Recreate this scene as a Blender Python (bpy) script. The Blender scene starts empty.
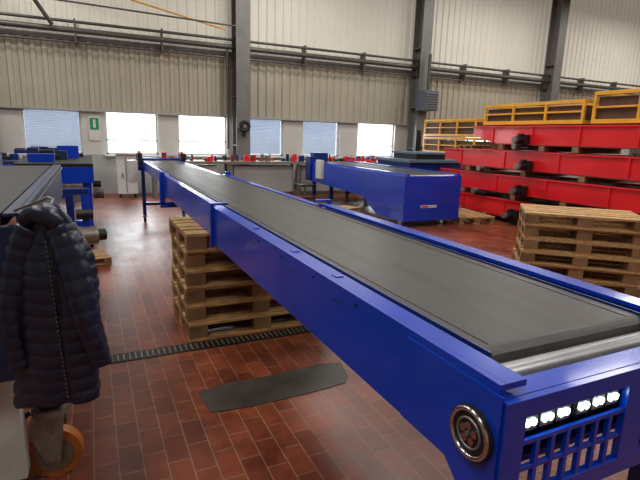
import bpy, bmesh, math, random
from mathutils import Vector, Matrix
random.seed(7)
sc=bpy.context.scene
sc.view_settings.view_transform='Standard'
sc.view_settings.exposure=0.0

# ---------------------------------------------------------------- materials
def s2l(c): return tuple(((x/255)/12.92 if x/255<=.04045 else (((x/255)+.055)/1.055)**2.4) for x in c)
MATS={}
def mat(name,rgb,rough=.5,metal=0.0,var=.12,scale=6,bump=0.0,emit=None,es=0,coat=0,stretch=None,rvar=0):
    if name in MATS: return MATS[name]
    m=bpy.data.materials.new(name); m.use_nodes=True
    nt=m.node_tree; N=nt.nodes; L=nt.links
    b=N['Principled BSDF']; b.inputs['Roughness'].default_value=rough; b.inputs['Metallic'].default_value=metal
    c=s2l(rgb)
    tc=N.new('ShaderNodeTexCoord'); mp=N.new('ShaderNodeMapping'); L.new(tc.outputs['Object'],mp.inputs[0])
    if stretch: mp.inputs['Scale'].default_value=stretch
    no=N.new('ShaderNodeTexNoise'); no.inputs['Scale'].default_value=scale; no.inputs['Detail'].default_value=5
    L.new(mp.outputs[0],no.inputs['Vector'])
    r=N.new('ShaderNodeValToRGB')
    r.color_ramp.elements[0].position=.3; r.color_ramp.elements[1].position=.7
    r.color_ramp.elements[0].color=(*[x*(1-var) for x in c],1)
    r.color_ramp.elements[1].color=(*[min(1,x*(1+var)) for x in c],1)
    L.new(no.outputs['Fac'],r.inputs[0]); L.new(r.outputs[0],b.inputs['Base Color'])
    if rvar:
        rr=N.new('ShaderNodeMapRange');rr.inputs['To Min'].default_value=rough-rvar;rr.inputs['To Max'].default_value=rough+rvar
        L.new(no.outputs['Fac'],rr.inputs[0]);L.new(rr.outputs[0],b.inputs['Roughness'])
    if bump:
        bp=N.new('ShaderNodeBump'); bp.inputs['Strength'].default_value=bump; bp.inputs['Distance'].default_value=.01
        L.new(no.outputs['Fac'],bp.inputs['Height']); L.new(bp.outputs[0],b.inputs['Normal'])
    if emit:
        b.inputs['Emission Color'].default_value=(*s2l(emit),1); b.inputs['Emission Strength'].default_value=es
    if coat: b.inputs['Coat Weight'].default_value=coat; b.inputs['Coat Roughness'].default_value=.08
    MATS[name]=m; return m

BLUE=mat('blue_paint',(0,60,188),.28,0,.08,3,coat=.35)
BLUE2=mat('blue_paint_dark',(6,40,112),.35,0,.15,4)
NAVY=mat('navy_steel',(22,38,74),.5,0,.2,5)
BELT=mat('belt_rubber',(50,45,41),.44,0,.32,2.2,stretch=(7,.25,1),rvar=.14)
BELT2=mat('belt_dark',(30,30,32),.62,0,.2,4)
STEEL=mat('steel_grey',(150,150,152),.35,.8,.1,10)
CHROME=mat('chrome',(205,205,205),.18,1,.05,10)
DARK=mat('dark_plastic',(24,24,27),.5,0,.2,8)
RED=mat('red_paint',(222,26,30),.4,0,.1,2,coat=.2)
RED2=mat('red_dark',(140,18,22),.5,0,.2,3)
YEL=mat('yellow_paint',(228,165,45),.45,0,.12,4)
BROWN=mat('brown_board',(88,56,38),.7,0,.25,6)
WOOD=mat('pallet_wood',(184,146,98),.8,0,.4,5,.3,stretch=(2,12,12))
WOOD2=mat('pallet_wood_old',(136,104,70),.85,0,.35,5,.3)
CLAD=mat('cladding_beige',(174,167,150),.5,.1,.07,1.2)
CLADH=mat('cladding_daylight_glow',(200,195,182),.5,0,.05,1,emit=(230,226,212),es=.2)  # daylight glow on upper cladding put into brighter colour and emission
WHITE=mat('white_plaster',(196,194,188),.8,0,.06,2)
GREYW=mat('grey_wall',(160,160,158),.8,0,.1,2)
COLM=mat('column_steel',(118,117,114),.5,.2,.12,4)
PIPE=mat('pipe_grey',(94,90,86),.45,.4,.15,6)
FRAME=mat('window_frame',(205,205,205),.5,0,.05,3)
SHUT=mat('shutter_slats',(108,122,144),.5,.1,.1,3)
GREEN=mat('green_sign',(20,140,90),.5,0,.05,3)
CABW=mat('cabinet_white',(205,205,200),.5,0,.05,3)
JACK=mat('jacket_nylon',(22,31,54),.34,0,.2,40,.2)
ORW=mat('wheel_tread',(172,98,40),.5,0,.2,8)
GALV=mat('galvanised',(132,126,116),.42,.5,.3,14)
CEIL=mat('ceiling_grey',(120,118,112),.9,0,.05,2)
LED=mat('led_glow',(255,255,255),.3,0,0,3,emit=(215,255,238),es=14)
STAIN=mat('rubber_mat',(58,52,44),.5,0,.45,5,.15)
GRATE=mat('grate_iron',(40,36,33),.5,.5,.3,15)
GBT=mat('grey_blue_top',(96,114,134),.5)

# floor tiles
fm=bpy.data.materials.new('red_tiles'); fm.use_nodes=True
nt=fm.node_tree;N=nt.nodes;L=nt.links;b=N['Principled BSDF']
tc=N.new('ShaderNodeTexCoord');mp=N.new('ShaderNodeMapping');mp.inputs['Rotation'].default_value=(0,0,math.pi/2)
L.new(tc.outputs['Object'],mp.inputs[0])
br=N.new('ShaderNodeTexBrick');L.new(mp.outputs[0],br.inputs['Vector'])
br.inputs['Scale'].default_value=1;br.inputs['Brick Width'].default_value=.22;br.inputs['Row Height'].default_value=.11
br.inputs['Mortar Size'].default_value=.0036;br.inputs['Mortar Smooth'].default_value=.2;br.inputs['Bias'].default_value=0
br.inputs['Color1'].default_value=(*s2l((152,76,48)),1);br.inputs['Color2'].default_value=(*s2l((122,58,38)),1)
br.inputs['Mortar'].default_value=(*s2l((160,118,92)),1)
def noise(sc_,det,ro=.6):
    no=N.new('ShaderNodeTexNoise');no.inputs['Scale'].default_value=sc_;no.inputs['Detail'].default_value=det;no.inputs['Roughness'].default_value=ro
    L.new(tc.outputs['Object'],no.inputs['Vector']); return no
no=noise(.8,8,.7)
rp=N.new('ShaderNodeValToRGB');rp.color_ramp.elements[0].position=.38;rp.color_ramp.elements[1].position=.58
rp.color_ramp.elements[0].color=(.36,.35,.34,1);rp.color_ramp.elements[1].color=(1,1,1,1)
L.new(no.outputs['Fac'],rp.inputs[0])
no2=noise(5,6,.7)
rp2=N.new('ShaderNodeValToRGB');rp2.color_ramp.elements[0].position=.34;rp2.color_ramp.elements[1].position=.58
rp2.color_ramp.elements[0].color=(.56,.54,.52,1);rp2.color_ramp.elements[1].color=(1.05,1.05,1.05,1)
L.new(no2.outputs['Fac'],rp2.inputs[0])
mx=N.new('ShaderNodeMixRGB');mx.blend_type='MULTIPLY';mx.inputs[0].default_value=.8
mx2=N.new('ShaderNodeMixRGB');mx2.blend_type='MULTIPLY';mx2.inputs[0].default_value=.85
L.new(br.outputs['Color'],mx.inputs[1]);L.new(rp.outputs[0],mx.inputs[2])
L.new(mx.outputs[0],mx2.inputs[1]);L.new(rp2.outputs[0],mx2.inputs[2]);L.new(mx2.outputs[0],b.inputs['Base Color'])
rr=N.new('ShaderNodeMapRange');rr.inputs['To Min'].default_value=.2;rr.inputs['To Max'].default_value=.52
L.new(no2.outputs['Fac'],rr.inputs[0]);L.new(rr.outputs[0],b.inputs['Roughness'])
bp=N.new('ShaderNodeBump');bp.inputs['Strength'].default_value=.25;bp.inputs['Distance'].default_value=.004;bp.invert=True
L.new(br.outputs['Fac'],bp.inputs['Height']);L.new(bp.outputs[0],b.inputs['Normal'])

# ---------------------------------------------------------------- mesh builder
class B:
    def __init__(s): s.bm=bmesh.new(); s.ms=[]; s.M=Matrix.Identity(4)
    def mi(s,m):
        if m not in s.ms: s.ms.append(m)
        return s.ms.index(m)
    def faces(s,vs,fs,m,smooth=False):
        k=s.mi(m); v=[s.bm.verts.new(s.M@Vector(p)) for p in vs]
        for f in fs:
            try:
                fc=s.bm.faces.new([v[i] for i in f]); fc.material_index=k; fc.smooth=smooth
            except ValueError: pass
    def box(s,x0,x1,y0,y1,z0,z1,m):
        vs=[(x,y,z) for x in (x0,x1) for y in (y0,y1) for z in (z0,z1)]
        s.faces(vs,[(0,1,3,2),(4,6,7,5),(0,4,5,1),(2,3,7,6),(0,2,6,4),(1,5,7,3)],m)
    def cyl(s,p0,p1,r,m,n=20,r2=None,cap=True):
        p0=Vector(p0);p1=Vector(p1);d=(p1-p0).normalized()
        a=d.orthogonal().normalized();c=d.cross(a); r2=r if r2 is None else r2
        vs=[];
        for i in range(n):
            t=2*math.pi*i/n; o=a*math.cos(t)+c*math.sin(t)
            vs.append(p0+o*r); vs.append(p1+o*r2)
        s.faces(vs,[(2*i,2*((i+1)%n),2*((i+1)%n)+1,2*i+1) for i in range(n)],m,True)
        if cap:
            s.faces([vs[2*i] for i in range(n)],[tuple(range(n))[::-1]],m)
            s.faces([vs[2*i+1] for i in range(n)],[tuple(range(n))],m)
    def torus(s,c,ax,R,r,m,n=32,k=10):
        c=Vector(c);d=Vector(ax).normalized();a=d.orthogonal().normalized();e=d.cross(a)
        vs=[];fs=[]
        for i in range(n):
            t=2*math.pi*i/n;o=a*math.cos(t)+e*math.sin(t)
            for j in range(k):
                q=2*math.pi*j/k; vs.append(c+o*(R+r*math.cos(q))+d*(r*math.sin(q)))
        for i in range(n):
            for j in range(k):
                fs.append((i*k+j,((i+1)%n)*k+j,((i+1)%n)*k+(j+1)%k,i*k+(j+1)%k))
        s.faces(vs,fs,m,True)
    def prism(s,pts,axis,a0,a1,m):
        n=len(pts)
        def mk(p,a):
            if axis=='x': return (a,p[0],p[1])
            if axis=='y': return (p[0],a,p[1])
            return (p[0],p[1],a)
        vs=[mk(p,a0) for p in pts]+[mk(p,a1) for p in pts]
        fs=[tuple(range(n))[::-1],tuple(range(n,2*n))]+[(i,(i+1)%n,n+(i+1)%n,n+i) for i in range(n)]
        s.faces(vs,fs,m)
    def tube(s,pts,r,m,n=12):
        for p,q in zip(pts[:-1],pts[1:]): s.cyl(p,q,r,m,n)
    def obj(s,name,bevel=0,sub=0,rot=None):
        bmesh.ops.recalc_face_normals(s.bm,faces=s.bm.faces)
        me=bpy.data.meshes.new(name); s.bm.to_mesh(me); s.bm.free()
        for m in s.ms: me.materials.append(m)
        xs=[v.co for v in me.vertices]
        lo=Vector((min(v.x for v in xs),min(v.y for v in xs),min(v.z for v in xs)))
        hi=Vector((max(v.x for v in xs),max(v.y for v in xs),max(v.z for v in xs)))
        o=bpy.data.objects.new(name,me); sc.collection.objects.link(o)
        c=Vector(((lo.x+hi.x)/2,(lo.y+hi.y)/2,lo.z))
        me.transform(Matrix.Translation(-c)); o.location=c
        if bevel:
            bv=o.modifiers.new('bevel','BEVEL'); bv.width=bevel; bv.segments=2; bv.limit_method='ANGLE'; bv.angle_limit=.7
        if sub:
            ss=o.modifiers.new('sub','SUBSURF'); ss.levels=sub; ss.render_levels=sub
        return o

# ---------------------------------------------------------------- room
W=13.6; XL,XR,YB,ZC=-7,24,-6,7.5
b_=B(); b_.box(XL,XR,YB,W+.3,-.1,0,fm); fl=b_.obj('floor')
b_=B(); b_.box(XL,XR,YB,W+.3,ZC,ZC+.1,CEIL); b_.obj('ceiling')
b_=B(); b_.box(XL-.2,XL,YB,W+.3,0,ZC,CLAD); b_.obj('wall_left')
b_=B(); b_.box(XR,XR+.2,YB,W+.3,0,ZC,CLAD); b_.obj('wall_right')
b_=B(); b_.box(XL,XR,YB-.2,YB,0,ZC,CLAD); b_.obj('wall_rear')

wins=[(-1.44,-.16),(.37,1.65),(2.16,3.5),(4.02,5.2),(5.8,7.06),(7.7,9.1),(10.2,11.5),(12.1,13.4),(14,15.2)]
ZS,ZT=1.0,2.1
b_=B()
b_.box(XL,XR,W,W+.25,0,ZS,GREYW)
x=XL
for (a,c) in wins:
    b_.box(x,a,W,W+.25,ZS,ZT,WHITE); x=c
b_.box(x,XR,W,W+.25,ZS,ZT,WHITE)
b_.box(XL,XR,W,W+.25,ZT,ZC,CLAD)
def corr(x0,x1,z0,z1,m,p=.24,d=.04,yb=W-.02):
    vs=[];xx=x0
    while xx<x1:
        for dx,dy in ((0,0),(.10,0),(.125,-d),(.215,-d)):
            if xx+dx<=x1: vs.append((xx+dx,yb+dy))
        xx+=p
    v=[(a,y,z0) for a,y in vs]+[(a,y,z1) for a,y in vs]; n=len(vs)
    b_.faces(v,[(i,i+1,n+i+1,n+i) for i in range(n-1)],m)
corr(XL,XR,ZT,3.75,CLAD)
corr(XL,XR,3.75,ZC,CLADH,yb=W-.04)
b_.box(XL,XR,W-.1,W,ZT-.05,ZT,GREYW)
b_.box(XL,XR,W-.09,W-.02,3.68,3.78,COLM)
b_.obj('wall_back')
for i,(a,c) in enumerate(wins):
    b_=B(); t=.05; y0,y1=W+.08,W+.14
    b_.box(a,a+t,y0,y1,ZS,ZT,FRAME);b_.box(c-t,c,y0,y1,ZS,ZT,FRAME)
    b_.box(a,c,y0,y1,ZS,ZS+t,FRAME);b_.box(a,c,y0,y1,ZT-t,ZT,FRAME)
    if i in (1,2,5): b_.box(a,c,y0,y1,1.36,1.39,FRAME)
    b_.box(a-.05,c+.05,W-.12,W+.06,ZS-.04,ZS,FRAME)
    if i in (0,3,4,6,8):
        z=ZS+.06
        while z<ZT-.06:
            b_.prism([(y0+.07,z),(y0+.13,z+.035),(y0+.14,z+.03),(y0+.08,z-.005)],'x',a+.04,c-.04,SHUT); z+=.039
    b_.obj('window_%d'%(i+1))
b_=B()
for zz,r,yy in ((3.86,.065,W-.3),(4.05,.035,W-.3),(3.6,.025,W-.25)):
    b_.tube([(XL+.1,yy,zz),(XR-.1,yy,zz)],r,PIPE)
for xx in [ -6+i*1.95 for i in range(15)]:
    b_.box(xx-.02,xx+.02,W-.34,W-.03,3.58,4.12,PIPE)
b_.tube([(3.45,W-.3,3.86),(3.45,W-.3,2.0),(3.45,W-.3,1.2)],.035,PIPE)
b_.tube([(-2.4,12.9,5.2),(-.9,12.9,4.35),(-.6,13.1,3.9)],.045,PIPE)
b_.tube([(-1.6,12.9,5.3),(1.1,12.9,4.6),(3.3,12.9,4.2)],.02,YEL)
b_.tube([(-6.8,12.6,4.55),(-1.4,12.6,4.35),(3.5,12.6,4.25)],.02,PIPE)
b_.obj('trim_pipes')
for k,cx in enumerate((-2.1,3.8,9.68,15.6,21.5)):
    b_=B(); w=.19;t=.025;y0,y1=13.0,13.45
    b_.box(cx-w,cx+w,y0,y0+t,0,ZC,COLM);b_.box(cx-w,cx+w,y1-t,y1,0,ZC,COLM);b_.box(cx-.015,cx+.015,y0+t,y1-t,0,ZC,COLM)
    for zz in (1.3,2.6,4.4): b_.box(cx-w+.01,cx+w-.01,y0+t,y1-t,zz,zz+.02,COLM)
    b_.obj('steel_column')
# ---------------------------------------------------------------- drain + mat
b_=B()
b_.box(-3,9,3.42,3.56,0,.004,GRATE)
for i in range(300):
    xx=-3+i*.04
    b_.box(xx,xx+.010,3.44,3.54,.004,.007,GALV)
b_.obj('floor_drain_grate')
b_=B()
pts=[(.54,2.55),(.8,2.52),(1.15,2.53),(1.44,2.56),(1.50,2.63),(1.55,2.84),(1.4,2.87),(1.0,2.84),(.7,2.85),(.52,2.80)]
b_.prism(pts,'z',.001,.004,STAIN); b_.obj('rubber_floor_mat')

# ---------------------------------------------------------------- pallets
def pallet(bd,M,m1=WOOD,m2=WOOD2):
    bd.M=M
    for y in (-.4,-.205,-.0725,.11,.255):
        w=.145 if y in(-.4,-.0725,.255) else .1
        bd.box(-.6,.6,y,y+w,.122,.143,m1)
    for x in (-.6,-.0725,.455): bd.box(x,x+.145,-.4,.4,.1,.122,m2)
    for x in (-.6,-.0725,.455):
        for y,w in ((-.4,.1),(-.0725,.145),(.3,.1)):
            bd.box(x,x+.145,y,y+w,.022,.1,m2)
    for y,w in ((-.4,.1),(-.0725,.145),(.3,.1)): bd.box(-.6,.6,y,y+w,0,.022,m1)
    bd.M=Matrix.Identity(4)
def stack(cx,cy,n,rz,z0=0,j=.012):
    bd=B()
    for i in range(n):
        M=Matrix.Translation((cx+random.uniform(-j,j),cy+random.uniform(-j,j),z0+i*.1431))@Matrix.Rotation(rz+random.uniform(-.02,.02),4,'Z')
        pallet(bd,M,WOOD,WOOD2)
    return bd.obj('pallet_stack')
stack(1.21,4.0,6,0)
stack(5.0,3.64,6,-.75,0,.02)

# ---------------------------------------------------------------- main telescopic conveyor
def channel(bd,xa,y0,y1,z0,z1,m,fl=.07,inw=1):
    s=inw
    bd.box(min(xa,xa+s*.018),max(xa,xa+s*.018),y0,y1,z0,z1,m)
    bd.box(min(xa+s*.018,xa+s*fl),max(xa+s*.018,xa+s*fl),y0,y1,z1-.015,z1,m)
    bd.box(min(xa+s*.018,xa+s*fl),max(xa+s*.018,xa+s*fl),y0,y1,z0,z0+.015,m)
b_=B()
XA,XB,Y0,Y1,Z0,Z1=.73,1.60,.63,3.24,.858,1.113
channel(b_,XA,Y0+.02,Y1,Z0,Z1,BLUE,.075,1); channel(b_,XB,Y0+.02,Y1,Z0,Z1,BLUE,.075,-1)
b_.box(XA+.02,XB-.02,Y0+.04,Y1,Z0+.03,Z0+.045,BLUE2)
ck=[(Y0+.005,.81),(Y0+.10,.81),(Y0+.16,Z0+.003),(Y0+.34,Z0+.003),(Y0+.34,Z1-.02),(Y0+.005,Z1-.02)]
b_.prism(ck,'x',XA-.006,XA-.0005,BLUE)
b_.prism(ck,'x',XB+.0005,XB+.006,BLUE)
for s,xx in ((1,XA+.075),(-1,XB-.075)):
    b_.box(min(xx,xx+s*.035),max(xx,xx+s*.035),Y0+.2,Y1,1.075,1.085,BELT2)
    b_.box(min(xx+s*.035,xx+s*.042),max(xx+s*.035,xx+s*.042),Y0+.16,Y1,1.07,1.104,BLUE2)
bx0,bx1=XA+.12,XB-.12
prof=[]; cy,cz,r=Y0+.21,1.052,.046
for i in range(13):
    t=math.pi/2+math.pi*i/12; prof.append((cy+r*math.cos(t),cz+r*math.sin(t)))
prof2=[(6.1,cz+r)]+prof+[(6.1,cz-r)]
b_.prism(prof2,'x',bx0,bx1,BELT)
b_.box(bx0+.035,bx1-.035,6.1,9.4,cz-r,cz+r-.004,BELT)
b_.cyl((bx0-.04,cy,cz),(bx1+.04,cy,cz),.03,CHROME)
for xx,w in ((bx0+.03,.004),(bx1-.05,.003)):
    b_.box(xx,xx+w,cy,6.1,cz+r,cz+r+.0015,BELT2)
b_.cyl((XA+.03,Y0+.115,1.06),(XB-.03,Y0+.115,1.06),.034,STEEL)
b_.box(XA+.02,XB-.02,Y0+.077,Y0+.155,1.008,1.018,STEEL)
for xx in (XA+.03,XB-.07): b_.box(xx,xx+.04,Y0+.077,Y0+.17,1.03,1.098,GALV)
b_.box(XA,XB,Y0+.016,Y0+.075,1.064,1.082,BLUE)
fy0,fy1=Y0-.004,Y0+.014
b_.box(XA,XB,fy0,fy1,1.04,1.082,BLUE)
b_.box(XA,XB,fy0,fy1,.80,.845,BLUE)
for x0,x1 in ((XA,.79),(1.13,1.21),(1.54,XB)): b_.box(x0,x1,fy0,fy1,.8455,1.0395,BLUE)
for g0,g1 in ((.79,1.13),(1.21,1.54)):
    n=7
    for i in range(1,n): 
        xx=g0+(g1-g0)*i/n; b_.box(xx-.006,xx+.006,fy0+.002,fy1-.004,.846,.975,BLUE)
    for zz in (.91,.975): b_.box(g0,g1,fy0+.0035,fy1-.006,zz-.006,zz+.006,BLUE)
    b_.box(g0,g1,Y0+.1,Y0+.11,.83,1.04,BLUE2)
    b_.box(g0+.01,g1-.01,Y0+.022,Y0+.04,.984,1.0385,DARK)
    for i in range(6):
        xx=g0+.03+i*.052+(.014 if i>2 else 0)
        b_.box(xx-.021,xx+.021,Y0+.010,Y0+.022,.994,1.032,STEEL)
        b_.cyl((xx-.009,Y0+.012,1.013),(xx-.009,Y0+.007,1.013),.0085,LED,16)
        b_.cyl((xx+.009,Y0+.012,1.013),(xx+.009,Y0+.007,1.013),.0085,LED,16)
hc=Vector((XA-.006,Y0+.075,.975))
b_.cyl(hc,hc+Vector((-.012,0,0)),.062,DARK,40)
b_.torus(hc+Vector((-.012,0,0)),(1,0,0),.054,.006,CHROME,40)
b_.torus(hc+Vector((-.013,0,0)),(1,0,0),.034,.003,STEEL,32)
for i in range(5):
    t=2*math.pi*i/5+.3
    p=hc+Vector((-.012,.018*math.cos(t),.018*math.sin(t)))
    b_.cyl(p,p+Vector((-.004,0,0)),.009,CHROME,16)
b_.cyl(hc+Vector((-.012,0,0)),hc+Vector((-.02,0,0)),.006,STEEL,16)
for y in [1.25+i*.33 for i in range(6)]:
    b_.cyl((XA,y,1.085),(XA-.005,y,1.085),.006,BLUE2,10)
for y in (1.35,1.75,2.3): b_.box(XA-.001,XA+.001,y,y+.07,1.05,1.058,BLUE2)
for y in (1.45,1.85,2.4): b_.box(XA+.03,XA+.06,y,y+.04,1.113,1.117,BLUE)
b_.box(XA-.022,XA-.001,Y1-.02,Y1+.02,.83,1.125,BLUE); b_.box(XB+.001,XB+.022,Y1-.02,Y1+.02,.83,1.125,BLUE)
b_.box(XA-.022,XA+.10,Y1-.02,Y1+.02,1.1255,1.14,BLUE);b_.box(XB-.10,XB+.022,Y1-.02,Y1+.02,1.1255,1.14,BLUE)
# stage 1 (narrower)
channel(b_,XA+.045,Y1,6.1,.861,1.10,BLUE,.055,1);channel(b_,XB-.045,Y1,6.1,.861,1.10,BLUE,.055,-1)
b_.box(XA+.065,XB-.065,Y1,6.1,.88,.9,BLUE2)
b_.box(XA,XA+.06,6.06,6.14,.74,1.13,BLUE);b_.box(XB-.06,XB,6.06,6.14,.74,1.13,BLUE);b_.box(XA,XB,6.06,6.14,.70,.76,BLUE)
# stage 2 (narrowest)
channel(b_,XA+.10,6.1,9.45,.93,1.09,BLUE,.045,1);channel(b_,XB-.10,6.1,9.45,.93,1.09,BLUE,.045,-1)
b_.box(XA+.12,XB-.12,6.1,9.4,.94,.95,BLUE2)
b_.box(XA+.05,XB-.05,9.4,9.5,.9,1.13,BLUE)
b_.box(XA+.02,XA+.10,9.2,9.5,1.0,1.22,DARK); b_.box(XB-.10,XB-.02,9.2,9.5,1.0,1.22,DARK)
for xx in (XA+.04,XB-.10): b_.box(xx,xx+.04,9.2,9.5,1.22,1.26,RED)
b_.box(XA-.16,XA+.0,9.0,9.4,.72,1.1,CABW); b_.box(XA,XA+.1,9.1,9.3,.93,1.0,BLUE2)
for xx in (XA+.06,XB-.12):
    for yy in (.72,9.1):
        b_.box(xx,xx+.06,yy,yy+.06,.12,.95,BLUE2)
        b_.box(xx-.02,xx+.08,yy-.02,yy+.08,.10,.12,STEEL)
        b_.cyl((xx+.01,yy+.03,.055),(xx+.05,yy+.03,.055),.055,DARK)
for yy in (.72,9.1):
    b_.box(XA+.06,XB-.06,yy,yy+.06,.3,.35,BLUE2)
b_.obj('telescopic_conveyor',bevel=.002)

# ---------------------------------------------------------------- blue conveyor standing to the right, far
b_=B()
x0,x1,y0,y1=5.1,6.4,7.2,11.6
sp=[(y0,.12),(y0+.9,.12),(y0+1.5,.42),(y1,.5),(y1,.95),(y0,.95)]
b_.prism(sp,'x',x0,x0+.04,BLUE)
b_.prism(sp,'x',x1-.04,x1,BLUE)
b_.box(x0+.04,x1-.04,y0,y0+.04,.12,.95,BLUE)
b_.box(x0+.04,x0+.1,y0,y1,.95,.99,BLUE);b_.box(x1-.1,x1-.04,y0,y1,.95,.99,BLUE)
b_.box(x0+.12,x1-.12,y0+.1,y1,.9,.97,BELT2)
b_.cyl((x0+.1,y0+.1,.92),(x1-.1,y0+.1,.92),.05,STEEL)
b_.box(x0-.01,x0,y0+.12,y0+.9,.3,.32,BLUE2)
b_.box(x0+.38,x0+.75,y0-.005,y0,.36,.41,CABW)
b_.box(x0+.40,x0+.55,y0-.009,y0-.005,.37,.40,RED)
b_.box(x0-.05,x0+.12,y1-.3,y1,.5,1.1,BLUE2)
b_.box(x0-.08,x0,y1-1.0,y1-.7,.6,1.05,CABW)
b_.box(x0+.1,x0+.5,y1-.2,y1+.05,.97,1.2,BLUE2)
for xx in (x0+.1,x1-.2):
    for yy in (y0+.2,y1-1.2,y1-.2):
        if yy>y0+.3:
            b_.box(xx,xx+.08,yy,yy+.08,.12,.55,BLUE2)
        b_.cyl((xx,yy+.04,.06),(xx+.05,yy+.04,.06),.06,STEEL)
        b_.box(xx-.02,xx+.1,yy-.03,yy+.1,.1,.13,GALV)
b_.obj('belt_conveyor',bevel=.004)
b_=B(); pallet(b_,Matrix.Translation((4.66,8.7,.12))@Matrix.Rotation(.3,4,'Z')@Matrix.Scale(.5,4))
for dx,dy in ((-.2,-.12),(.2,-.12),(-.2,.12),(.2,.12)): b_.cyl((4.66+dx,8.7+dy,.06),(4.70+dx,8.7+dy,.06),.06,DARK)
b_.obj('transport_dolly')
b_=B()
b_.box(7.0,8.6,9.75,11.2,.85,1.05,BLUE2);b_.box(6.95,8.65,9.7,11.25,1.05,1.12,GBT)
b_.box(7.1,8.5,9.8,11.1,.3,.4,NAVY)
for xx in (7.05,8.45):
    for yy in (9.8,11.05): b_.box(xx,xx+.1,yy,yy+.1,0,.86,BLUE2)
b_.box(7.3,8.2,9.9,10.9,1.12,1.25,DARK); b_.box(7.25,8.25,9.85,10.95,1.25,1.3,GBT)
b_.obj('assembly_table',bevel=.005)

# ---------------------------------------------------------------- red conveyors stacked
def red(z,y0,y1,x0=7.6,x1=8.7):
    b_=B(); h=.36
    for y in (y0+.5,y0+2.4,(y0+y1)/2+.6,y1-.9):
        b_.box(x0-.03,x1+.03,y,y+.12,z,z+.1,WOOD2)
    zb=z+.1
    for xa,s in ((x0,1),(x1,-1)):
        p=[(y0,zb+.02),(y1-.7,zb+.02),(y1,zb+.18),(y1,zb+h),(y0,zb+h)]
        b_.prism(p,'x',min(xa,xa+s*.02),max(xa,xa+s*.02),RED)
        b_.box(min(xa-s*.03,xa+s*.06),max(xa-s*.03,xa+s*.06),y0,y1,zb+h-.02,zb+h+.01,RED)
        b_.box(min(xa-s*.03,xa+s*.06),max(xa-s*.03,xa+s*.06),y0,y1-.7,zb,zb+.025,RED2)
        for k in range(5):
            yy=y0+.4+k*(y1-y0-1)/4; b_.box(min(xa-s*.025,xa),max(xa-s*.025,xa),yy,yy+.04,zb+.02,zb+h-.02,RED)
    b_.box(x0+.02,x1-.02,y0,y1-.05,zb+h-.06,zb+h-.03,BELT2)
    b_.box(x0+.02,x1-.02,y0,y1-.7,zb+.04,zb+.05,RED2)
    b_.box(x0+.02,x1-.02,y1-.02,y1,zb+.18,zb+h,RED2)
    ym=6.9+random.uniform(-.35,.15)
    b_.cyl((x0-.28,ym,zb+.1),(x0-.02,ym,zb+.1),.075,DARK,20)
    b_.cyl((x0-.34,ym,zb+.1),(x0-.28,ym,zb+.1),.06,GALV,20)
    b_.box(x0-.14,x0-.02,ym-.1,ym+.1,zb+.02,zb+.2,DARK)
    b_.box(x0-.22,x0-.12,ym-.04,ym+.04,zb+.17,zb+.22,DARK)
    yk=y1-1.3
    b_.cyl((x0-.16,yk,zb-.02),(x0-.02,yk,zb-.02),.06,GALV,16); b_.box(x0-.10,x0-.02,yk-.3,yk+.1,zb-.06,zb-.02,DARK)
    b_.obj('red_conveyor',bevel=.004)
for k,(a,c) in enumerate(((3.2,9.0),(3.4,9.3),(3.1,9.2),(3.3,8.3))): red(.0+k*.485,a,c)
stack(6.95,7.75,1,1.4)
b_=B(); pallet(b_,Matrix.Translation((8.15,8.78,1.44))@Matrix.Scale(.55,4)); b_.obj('wooden_pallet')
def yellow(x0,x1,y0,y1,z0,z1):
    b_=B(); t=.05
    for xx in (x0,x1-t):
        b_.box(xx,xx+t,y0,y1,z1-.06,z1,YEL); b_.box(xx,xx+t,y0,y1,z0,z0+.07,YEL)
        n=int((y1-y0)/.6)
        for i in range(n+1):
            yy=y0+(y1-y0-t)*i/n; b_.box(xx+.002,xx+t-.002,yy,yy+t,z0+.07,z1-.06,YEL)
    for yy in (y0,y1-t): 
        b_.box(x0+t,x1-t,yy,yy+t,z1-.05,z1,YEL); b_.box(x0+t,x1-t,yy,yy+t,z0,z0+.06,YEL)
    b_.box(x0+.06,x1-.06,y0+.06,y1-.06,z0+.05,z1-.09,BROWN)
    zm=z0+(z1-z0)*.5
    b_.box(x0+.01,x0+.04,y0,y1,zm-.01,zm+.02,YEL)
    b_.obj('yellow_conveyor',bevel=.003)
yellow(7.65,8.6,5.75,8.1,1.952,2.36)
yellow(7.65,8.6,3.3,5.6,1.952,2.47)
yellow(9.2,10.3,10.0,12.2,1.72,2.2)
yellow(9.2,10.3,10.0,12.2,1.235,1.70)
b_=B()
b_.box(9.1,10.4,10.1,12.1,1.1,1.225,RED);b_.box(9.15,10.35,10.2,12.0,.5,1.1,RED2)
for xx in (9.2,10.2):
    for yy in (10.2,11.9): b_.box(xx,xx+.1,yy,yy+.1,0,.5,DARK)
b_.obj('storage_rack')

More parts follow.
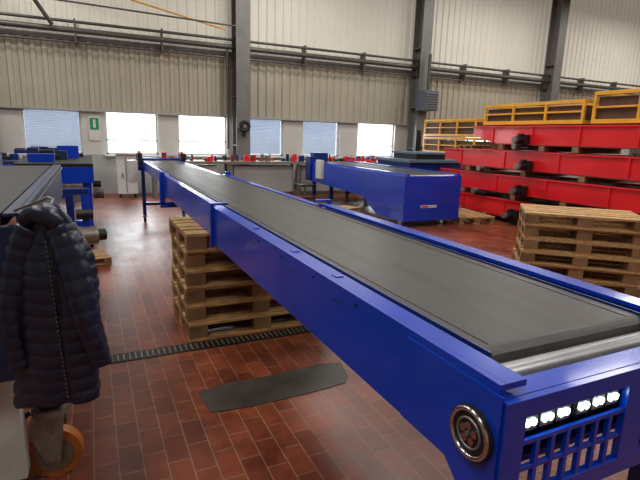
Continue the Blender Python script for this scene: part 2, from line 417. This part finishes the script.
# ---------------------------------------------------------------- workbench along window wall with clutter
b_=B()
b_.box(1.3,9.2,12.2,12.9,.86,.92,mat('bench_top',(120,110,98),.6))
for xx in (1.35,3.2,5.1,7.0,9.0):
    b_.box(xx,xx+.08,12.25,12.33,0,.86,COLM);b_.box(xx,xx+.08,12.75,12.83,0,.86,COLM)
b_.box(1.5,2.9,12.35,12.85,.1,.8,CABW);b_.box(5.25,6.9,12.35,12.85,.1,.8,GREYW);b_.box(7.15,8.9,12.35,12.85,.1,.8,GREYW)
b_.box(3.35,5.0,12.35,12.85,.1,.8,GREYW)
for i in range(90):
    xx=random.uniform(1.5,9.0);yy=random.uniform(12.25,12.7);w=random.uniform(.04,.18);h=random.uniform(.04,.2)
    m=random.choice([RED,RED,RED,DARK,DARK,BLUE2,STEEL,RED2])
    if random.random()<.5: b_.box(xx,xx+w,yy,yy+.1,.92,.92+h,m)
    else: b_.cyl((xx,yy,.92),(xx,yy,.92+h),w*.4,m,12)
b_.obj('workbench',bevel=.003)
b_=B()
b_.box(.55,1.0,12.6,13.0,.1,1.05,CABW);b_.box(.5,1.05,12.55,13.05,1.05,1.09,CABW)
b_.box(.74,.76,12.59,12.6,.14,1.0,COLM); b_.box(.66,.68,12.57,12.6,.5,.6,DARK)
for xx in (.58,.92): b_.box(xx,xx+.05,12.65,12.95,0,.1,DARK)
b_.obj('tool_cabinet',bevel=.006)
b_=B()
b_.box(.0,.26,W-.03,W,1.35,1.95,CABW);b_.box(.03,.23,W-.04,W-.03,1.62,1.9,GREEN);b_.box(.1,.16,W-.045,W-.04,1.66,1.86,CABW)
b_.obj('emergency_sign')
b_=B()
b_.torus((3.8,12.9,1.82),(.1,1,0),.12,.045,DARK,28);b_.cyl((3.8,12.86,1.82),(3.8,13.0,1.82),.05,STEEL)
b_.box(3.77,3.83,12.9,13.0,1.55,1.8,DARK);b_.obj('hose_reel')
b_=B()
b_.box(9.42,9.94,12.55,12.98,2.5,3.1,mat('heater_blue_grey',(90,98,112),.5))
for i in range(7): b_.box(9.45,9.91,12.52,12.55,2.55+i*.075,2.58+i*.075,COLM)
b_.cyl((9.7,12.8,3.1),(9.7,12.8,4.2),.05,PIPE); b_.obj('fan_heater')
b_=B()
b_.box(9.45,9.62,12.9,12.98,1.2,1.9,DARK);b_.box(9.7,9.85,12.9,12.98,1.4,1.75,CABW);b_.obj('switch_box')
b_=B()
b_.box(4.5,4.9,10.6,11.0,.42,.46,DARK)
for a in range(5):
    t=a*2*math.pi/5; b_.cyl((4.7,10.8,.12),(4.7+.26*math.cos(t),10.8+.26*math.sin(t),.09),.018,DARK,8)
    b_.cyl((4.7+.26*math.cos(t)-.015,10.8+.26*math.sin(t),.035),(4.7+.26*math.cos(t)+.015,10.8+.26*math.sin(t),.035),.035,DARK,12)
b_.cyl((4.7,10.8,.1),(4.7,10.8,.42),.025,STEEL,12)
b_.obj('work_stool',bevel=.006)

# ---------------------------------------------------------------- left machine (belt conveyor on castors)
b_=B()
xr,xl,ya,yb=-.25,-1.15,2.08,4.9; zt=1.29
channel(b_,xr,ya,yb,1.02,zt,NAVY,.06,-1); channel(b_,xl,ya,yb,1.02,zt,NAVY,.06,1)
b_.box(xl+.07,xr-.07,ya+.045,yb-.045,1.22,zt-.005,BELT2)
b_.box(xr,xr+.012,ya,yb,1.25,1.27,DARK)
b_.box(xl+.02,xr-.02,yb-.04,yb,1.04,1.24,NAVY);b_.box(xl+.02,xr-.02,ya,ya+.04,.62,1.24,NAVY)
for yy in (2.3,4.4):
    b_.box(xr-.12,xr-.04,yy,yy+.08,.482,1.02,NAVY); b_.box(xl+.04,xl+.12,yy,yy+.08,.482,1.02,NAVY)
    b_.box(xl+.04,xr-.04,yy,yy+.08,.41,.48,DARK)
b_.box(xr-.11,xr-.05,2.39,4.39,.42,.5,NAVY)
LG=mat('light_grey_plate',(185,185,180),.5)
b_.box(xl+.1,xr-.09,2.19,2.2,.10,.60,LG); b_.box(xl+.1,xr-.13,2.2,2.26,.42,.47,GALV)
b_.box(xr-.095,xr-.089,2.2,2.29,.10,.60,LG)
for (cx,cyy) in ((-.24,2.33),(-.27,4.44),(-1.1,2.33),(-1.1,4.44)):
    ax=Vector((.12,1,0)).normalized() if cyy<3 else Vector((1,.2,0)).normalized()
    sd=Vector((-ax.y,ax.x,0)); c=Vector((cx,cyy,.12))
    b_.cyl(c-ax*.028,c+ax*.028,.12,ORW,40); b_.cyl(c-ax*.034,c+ax*.034,.085,GALV,32); b_.cyl(c-ax*.045,c+ax*.045,.03,DARK,20)
    for s in (-1,1):
        p=c+ax*(.052*s)
        ring=[p+sd*a+Vector((0,0,z)) for a,z in ((-.03,-.03),(.03,-.03),(.085,.12),(.07,.21),(-.06,.21),(-.05,.1))]
        vs=ring+[q+ax*.008*s for q in ring]; n=6
        b_.faces(vs,[tuple(range(n)),tuple(range(n,2*n))]+[(i,(i+1)%n,n+(i+1)%n,n+i) for i in range(n)],GALV)
    t=c+Vector((0,0,.205))
    b_.cyl(t,t+Vector((0,0,.03)),.08,GALV,24); b_.cyl(t+Vector((0,0,.03)),t+Vector((0,0,.08)),.05,DARK,20)
    b_.box(cx-.08,cx+.08,cyy-.08,cyy+.08,.395,.409,GALV)
    b_.cyl(t+Vector((0,0,.08)),(cx,cyy,.4),.035,GALV,16)
    b_.cyl(c-ax*.07,c+ax*.07,.014,STEEL,12)
    b_.cyl(c-ax*.075+Vector((0,0,.15)),c+ax*.075+Vector((0,0,.15)),.012,STEEL,12)
    q=t+sd*.09; b_.cyl(q,q+sd*.06+Vector((0,0,-.04)),.012,DARK,10)
b_.obj('castor_belt_conveyor',bevel=.003)

def farm(x0,x1,y0,y1,zt,m=BLUE2,top=DARK,parts=0,pm=None):
    b_=B()
    b_.box(x0,x1,y0,y1,zt-.05,zt,top)
    b_.box(x0,x0+.03,y0,y1,zt-.26,zt-.05,m);b_.box(x1-.03,x1,y0,y1,zt-.26,zt-.05,m);b_.box(x0+.03,x1-.03,y0,y0+.03,zt-.26,zt-.05,m)
    for xx in (x0+.04,x1-.14):
        for yy in (y0+.05,y1-.2):
            b_.box(xx,xx+.1,yy,yy+.1,.14,zt-.05,m)
            b_.cyl((xx+.02,yy+.05,.06),(xx+.08,yy+.05,.06),.06,DARK); b_.box(xx,xx+.1,yy,yy+.1,.1,.14,GALV)
    b_.box(x1-.13,x1-.05,y0+.16,y1-.21,.3,.38,m); b_.box(x0+.15,x1-.15,y0+.06,y0+.14,.3,.38,m)
    b_.box(x1-.35,x1-.15,y0-.05,y0+.25,zt-.5,zt-.27,GALV)
    b_.cyl((x1-.02,y0+.5,zt-.45),(x1+.12,y0+.5,zt-.45),.08,GALV)
    b_.cyl((x1-.02,y0+1.2,zt-.4),(x1+.1,y0+1.2,zt-.4),.06,DARK)
    for i in range(parts):
        xx=random.uniform(x0+.05,x1-.4);yy=random.uniform(y0+.1,y1-.3);w=random.uniform(.08,.32);h=random.uniform(.05,.2)
        b_.box(xx,xx+w,yy,yy+.15,zt,zt+h,random.choice(pm or [DARK,BLUE2,GALV,NAVY,BLUE]))
    b_.obj('machine_frame',bevel=.004)
farm(-.9,.02,7.2,9.6,1.16,BLUE,DARK,14)
farm(-2.3,-1.3,5.8,9.3,1.2,NAVY,BELT2,8)
farm(-2.6,-.3,10.4,12.4,1.0,BLUE,NAVY,34,[DARK,BLUE2,GALV,NAVY,RED,WOOD2,CABW,DARK])
b_=B(); pallet(b_,Matrix.Translation((-.25,6.4,0))@Matrix.Rotation(.2,4,'Z')@Matrix.Scale(.6,4))
b_.box(-.4,-.1,6.25,6.5,.086,.24,DARK); b_.cyl((-.35,6.2,.36),(.0,6.3,.36),.11,GALV,24); b_.cyl((.0,6.3,.36),(.1,6.33,.36),.07,DARK,20)
b_.box(-.3,-.12,6.18,6.36,.24,.36,GALV); b_.box(-.3,-.22,6.3,6.38,.086,.85,BLUE2); b_.box(-.5,-.05,6.3,6.38,.85,.92,BLUE2)
b_.box(-.14,-.06,6.3,6.38,.4,.85,BLUE); b_.cyl((-.2,6.29,.62),(-.02,6.29,.62),.06,DARK,18)
b_.obj('drive_unit',bevel=.003)

# ---------------------------------------------------------------- jacket
def jacket():
    b_=B()
    n=56; rows=150; z1,z0=1.325,.62
    ce=Vector((-.150,1.86,0)); r=Vector((.905,-.425,0)); f=Vector((-.425,-.905,0))
    vs=[];fs=[]
    Q=14
    for j in range(rows+1):
        t=j/rows; z=z1+(z0-z1)*t
        wid=.050+.080*min(1,t/.22)**.7+.028*t
        dep=.036+.036*min(1,t/.3)
        puff=abs(math.sin(t*math.pi*Q))**.5
        sh=.012*math.sin(t*5)
        for i in range(n):
            a=2*math.pi*i/n
            k=.95+.055*puff+.03*math.sin(3*a+5*t)+.03*math.sin(5*a-7*t)+.015*math.sin(9*a+13*t)
            ca,sa=math.cos(a),math.sin(a)
            fold=-.022*math.exp(-((ca-.12-.25*t)/.10)**2) if sa>0 else 0
            p=ce+r*(wid*k*ca+sh)+f*(dep*k*sa+fold)
            zz=z+.012*math.sin(2*a+1+3*t)-.03*t*max(0,-ca)+.03*t*max(0,ca)
            vs.append((p.x,p.y,zz))
    for j in range(rows):
        for i in range(n):
            fs.append((j*n+i,j*n+(i+1)%n,(j+1)*n+(i+1)%n,(j+1)*n+i))
    fs.append(tuple(range(n))); fs.append(tuple(range(rows*n,rows*n+n))[::-1])
    b_.faces(vs,fs,JACK,True)
    def sleeve(pts,rad,rings=90,m=24,pf=8,tp=.25,am=.10):
        P=[Vector(p) for p in pts]; vs=[];fs=[]
        def at(u):
            x=u*(len(P)-1); i=min(int(x),len(P)-2); return P[i].lerp(P[i+1],x-i)
        for j in range(rings+1):
            u=j/rings; c=(at(u)+at(max(0,u-.05))+at(min(1,u+.05)))/3; d=(at(min(1,u+.1))-at(max(0,u-.1))).normalized()
            a=d.cross(Vector((0,1,.1))).normalized(); e=d.cross(a)
            rr=rad*(1-tp*u)*(1-am+am*abs(math.sin(u*math.pi*pf))**.5)
            if j in(0,rings): rr*=.6
            for i in range(m):
                q=2*math.pi*i/m; w=1+.06*math.sin(2*q+6*u)+.04*math.sin(5*q+11*u)
                vs.append(c+a*rr*w*math.cos(q)+e*rr*w*.8*math.sin(q))
        for j in range(rings):
            for i in range(m): fs.append((j*m+i,j*m+(i+1)%m,(j+1)*m+(i+1)%m,(j+1)*m+i))
        fs.append(tuple(range(m)));fs.append(tuple(range(rings*m,rings*m+m)))
        b_.faces(vs,fs,JACK,True)
    c=lambda a,bf,z: tuple(ce+r*a+f*bf+Vector((0,0,z)))
    sleeve([c(.045,.01,1.28),c(.085,.035,1.20),c(.115,.05,1.08),c(.14,.055,.96),c(.16,.05,.86),c(.172,.04,.78)],.052,pf=11)
    sleeve([c(-.04,.02,1.28),c(-.085,.04,1.17),c(-.115,.055,1.02),c(-.12,.055,.88),c(-.115,.05,.76)],.048,pf=11)
    sleeve([c(-.05,.02,1.28),c(-.03,.05,1.315),c(.005,.058,1.325),c(.04,.05,1.31),c(.055,.02,1.275),c(.03,-.02,1.32),c(-.03,-.02,1.325)],.028,60,18,4,0,.06)
    for k in range(70):
        t=k/70; zc=1.24-.58*t; p=ce+f*(.060)+r*(.022+.03*t)+Vector((0,0,zc))
        b_.box(p.x-.0015,p.x+.0015,p.y-.002,p.y+.002,p.z-.0042,p.z+.0042,GALV if k%2 else DARK)
    b_.tube([c(0,-.02,1.33),c(0,-.05,1.36),c(-.04,-.09,1.36),(-.27,2.07,1.30)],.005,STEEL,8)
    return b_.obj('puffer_jacket')
jacket()

# ---------------------------------------------------------------- added overhead fill lights and world
for y in (-1,3,7,10.6):
    for x in (-2,5,12,19):
        b_=B(); b_.box(x-.9,x+.9,y-.12,y+.12,6.6,6.68,FRAME)  # unseen housing, added along with the fill light below it
        b_.tube([(x-.7,y,6.68),(x-.7,y,7.5)],.01,STEEL,6);b_.tube([(x+.7,y,6.68),(x+.7,y,7.5)],.01,STEEL,6)
        b_.obj('fill_light_housing')
        l=bpy.data.lights.new('overhead_fill','AREA'); l.shape='RECTANGLE'; l.size=2.4; l.size_y=1.2; l.energy=128 if y<10 else 160; l.color=(1,.97,.92)
        o=bpy.data.objects.new('overhead_fill',l); o.location=(x,y,6.55); sc.collection.objects.link(o)
l=bpy.data.lights.new('window_daylight','AREA'); l.shape='RECTANGLE'; l.size=12; l.size_y=1.4; l.energy=700; l.color=(.92,.97,1)
o=bpy.data.objects.new('window_daylight',l); o.location=(4,W+1.2,2.2); o.rotation_euler=(math.radians(-70),0,0); sc.collection.objects.link(o)

w=bpy.data.worlds.new('world'); sc.world=w; w.use_nodes=True
bg=w.node_tree.nodes['Background']; bg.inputs[0].default_value=(.92,.96,1,1); bg.inputs[1].default_value=2.6

# ---------------------------------------------------------------- camera
cam=bpy.data.cameras.new('camera'); cam.lens=27; cam.sensor_width=36; cam.clip_start=.02
co=bpy.data.objects.new('camera',cam); sc.collection.objects.link(co)
R=Matrix(((.9049,.0632,-.421),(-.4247,.2022,-.8825),(.0293,.9773,.2099)))
co.matrix_world=Matrix.Translation((0,0,1.6))@R.to_4x4()
sc.camera=co
